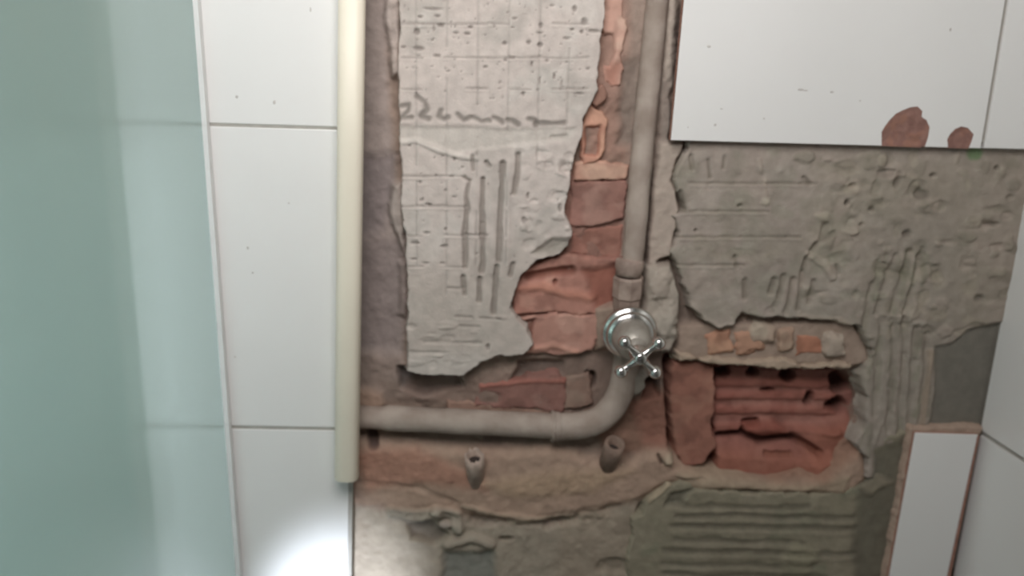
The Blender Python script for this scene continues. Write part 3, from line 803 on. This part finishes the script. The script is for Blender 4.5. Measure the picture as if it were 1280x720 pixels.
# ------------------------------------------------------------------ water pipe
wp0 = P(690, 533, -14)
wp = empty('water_pipe', wp0, 'mortar-splashed grey water pipe, dropping down the wall slot and bending left below the chrome valve', 'pipe')
mmr = 0.001
def path(pts): return [P(*p) for p in pts]
bm = bmesh.new(); c = spline(path([(840, -185, -17), (834, -120, -18), (828, -60, -19), (822, 0, -20), (813, 90, -19), (806, 160, -18), (799, 230, -16), (793, 300, -14), (790, 332, -13)]), 8)
tube(bm, c, [12.2*mmr + 0.0005*math.sin(i*0.7)*math.sin(i*0.33) for i in range(len(c))], 28, True, 0.05, 3); obj('riser', bm, M['pipe'], wp, True)
def fit(name, a, b, prof, m=M['fitting'], seg=28):
    a = Vector(P(*a)); b = Vector(P(*b)); bm = bmesh.new()
    lathe(bm, a, b-a, [(h*(b-a).length, r*mmr) for h, r in prof], seg); return obj(name, bm, m, wp, seg > 10)
fit('collar', (788, 324, -13), (785, 345, -12), [(0, 12), (0.02, 15), (0.15, 16), (0.55, 16), (0.7, 14.6), (1, 14.6)])
fit('union_nut', (786, 344, -14), (783, 386, -20), [(0, 15.5), (0.06, 17.5), (0.6, 17.5), (0.66, 16), (1, 16)], M['fitting'], 8)
bm = bmesh.new(); c = spline(path([(440, 521, -20), (470, 522, -17), (540, 525, -14), (620, 529, -13), (700, 533, -13)]), 8)
tube(bm, c, [14.6*mmr*(0.93 if i < 10 else 1.0) + 0.0003*math.sin(i*0.7) for i in range(len(c))], 28, True, 0.03, 5); obj('branch', bm, M['pipe'], wp, True)
bm = bmesh.new(); c = spline(path([(689, 533, -13), (692, 533, -13), (698, 533, -13), (703, 533, -13), (725, 532, -12), (748, 525, -13), (766, 508, -17), (777, 486, -22), (782, 462, -27), (784, 440, -30)]), 5)
rad = []
for i in range(len(c)): rad.append((18.6 if i < 6 else 17.0 if i < 11 else 16.2 if i < 16 else 15.6)*mmr)
tube(bm, c, rad, 28, True, 0.04, 6); obj('elbow', bm, M['pipe'], wp, True)

# ------------------------------------------------------------------ chrome stop valve
v0 = Vector(P(786, 414, 2)); vh = Vector(P(800, 447, 66))
va = vh - v0; LEN = va.length; va.normalize()
val = empty('stop_valve', v0, 'chrome cross-handled stop valve on a stepped round rosette', 'valve')
bm = bmesh.new(); lathe(bm, v0 - va*0.006, va, [(0, 0.017), (0.0058, 0.017)], 28); obj('valve_body', bm, M['dull'], val, True)
bm = bmesh.new()
pr = [(0.0, 0.0300), (0.0015, 0.0312), (0.004, 0.0312), (0.0062, 0.0296), (0.0072, 0.0272), (0.0080, 0.0268), (0.0105, 0.0268), (0.0128, 0.0252), (0.0136, 0.0228), (0.0142, 0.0222)]
lathe(bm, v0, va, pr, 56); obj('rosette', bm, M['chrome'], val, True)
bm = bmesh.new()
pr = [(0.0140, 0.0222), (0.020, 0.0216), (0.030, 0.0200), (0.038, 0.0170), (0.043, 0.0130), (0.046, 0.0100), (LEN-0.030, 0.0092), (LEN-0.029, 0.0126), (LEN-0.021, 0.0126), (LEN-0.018, 0.0092), (LEN-0.010, 0.0080)]
lathe(bm, v0, va, pr, 48); obj('bonnet', bm, M['dull'], val, True)
hd = bpy.data.objects
n_r = Vector((1, 0, 0)); n_r = (n_r - va*n_r.dot(va)).normalized(); n_u = n_r.cross(va)*-1
n_u = va.cross(n_r)
if n_u.z < 0: n_u = -n_u
bm = bmesh.new()
lathe(bm, vh - va*0.014, va, [(0, 0.0080), (0.002, 0.0098), (0.006, 0.0098), (0.009, 0.0078), (0.018, 0.0074), (0.0205, 0.0052), (0.0212, 0.002)], 28)
hub = obj('handle', bm, M['chrome'], val, True)
vhp = Vector(vh)
for k in range(4):
    an = math.radians((44, 136, 223, 317)[k])
    d = n_r*math.cos(an) + n_u*math.sin(an)
    bm = bmesh.new()
    Lr = 0.0235
    pts = [vhp + d*(0.004+ (Lr-0.004)*t) for t in np.linspace(0, 1, 10)]
    tube(bm, pts, [0.0058, 0.0053, 0.0046, 0.0040, 0.0037, 0.0036, 0.0037, 0.0042, 0.0044, 0.003], 16)
    r = bmesh.ops.create_uvsphere(bm, u_segments=18, v_segments=12, radius=0.0071)
    for v in r['verts']: v.co += vhp + d*(Lr+0.0015)
    a = obj('handle_arm', bm, M['chrome'], None, True)
    a.parent = hub; a.matrix_parent_inverse = Matrix.Identity(4)
    for v in a.data.vertices: pass
# ------------------------------------------------------------------ two open pipe stubs
def stub(a, b, r_out, r_in, m, label, teeth=0.0):
    a = Vector(P(*a)); b = Vector(P(*b)); ax = (b-a); Ls = ax.length; ax.normalize()
    t = empty('pipe_stub', a, label, 'pipe')
    bm = bmesh.new()
    nseg = 26; q1 = ax.orthogonal().normalized(); q2 = ax.cross(q1); rr = random.Random(5)
    def ring(h, r, jag=0.0):
        return [bm.verts.new(a + ax*(h + (rr.uniform(-jag, jag))) + q1*math.cos(2*math.pi*k/nseg)*r + q2*math.sin(2*math.pi*k/nseg)*r) for k in range(nseg)]
    R_ = [ring(-0.004, r_out*0.92), ring(Ls*0.55, r_out*0.95), ring(Ls*0.6, r_out), ring(Ls, r_out, teeth), ring(Ls-0.0004, r_in, teeth), ring(0.004, r_in)]
    for p_, q_ in zip(R_[:-1], R_[1:]):
        for k in range(nseg): bm.faces.new((p_[k], p_[(k+1) % nseg], q_[(k+1) % nseg], q_[k]))
    bm.faces.new(R_[0][::-1])
    obj('tube', bm, m, t, True)
    bm = bmesh.new(); lathe(bm, a + ax*(Ls*0.72), ax, [(0, r_in*0.97), (0.002, r_in*0.97)], 26); obj('bore_shade_disc', bm, M['dark'], t)  # near-black disc stands for the shade inside the tube
    return t


stub((595, 600, -20), (593, 570, -1), 0.0115, 0.0085, M['stub'], 'broken pale pipe stub sticking out below the level pipe', 0.003)
stub((757, 588, -26), (769, 554, 1), 0.0118, 0.0080, M['stub2'], 'brown pipe stub with a round open end below the elbow', 0.0)

# ------------------------------------------------------------------ frosted shower panes
def plane_hit(px, py, o, n):
    d = Vector(ray(px, py)); c0 = Vector(CAM)
    t = (o-c0).dot(n)/d.dot(n)
    return c0 + d*t


ga = Vector(P(241, 0, 9)); gb = Vector(P(295, 720, 9))
gdir = (ga-gb).normalized()
out = Vector((-0.02, -1, 0)); out = (out - gdir*out.dot(gdir)).normalized()
gn = gdir.cross(out).normalized()
if gn.x < 0: gn = -gn


def slab(o, u, v, n, su0, su1, sv0, sv1, th):
    bm = bmesh.new(); vs = []
    for k in (0, 1):
        for a, b in ((su0, sv0), (su1, sv0), (su1, sv1), (su0, sv1)):
            vs.append(bm.verts.new(o + u*a + v*b - n*th*k))
    bm.faces.new(vs[0:4]); bm.faces.new(vs[4:8][::-1])
    for i in range(4): bm.faces.new((vs[i], vs[(i+1) % 4], vs[4+(i+1) % 4], vs[4+i]))
    return bm


gl = (ga-gb).length
shower = empty('shower_screen', gb, 'frosted green glass shower screen at the left, standing out from the tiled wall', 'glass screen')
obj('fixed_pane', slab(gb, gdir, out, gn, -0.35, gl+0.35, 0.0, 0.50, 0.006), M['glass'], shower)
pa = plane_hit(104, 0, gb-gn*0.016, gn); pb = plane_hit(152, 500, gb-gn*0.016, gn)
pd = (pa-pb).normalized(); out2 = (out - pd*out.dot(pd)).normalized()
o2 = obj('sliding_pane', slab(pb, pd, out2, gn, -0.5, 0.85, 0.0, 0.45, 0.006), M['glass'], shower)
obj('pane_strip', slab(pb+gn*0.0005, pd, out2, gn, -0.5, 0.85, -0.034, 0.0, 0.003), M['milky'], o2)  # pale translucent strip along the wall-side edge of the sliding pane
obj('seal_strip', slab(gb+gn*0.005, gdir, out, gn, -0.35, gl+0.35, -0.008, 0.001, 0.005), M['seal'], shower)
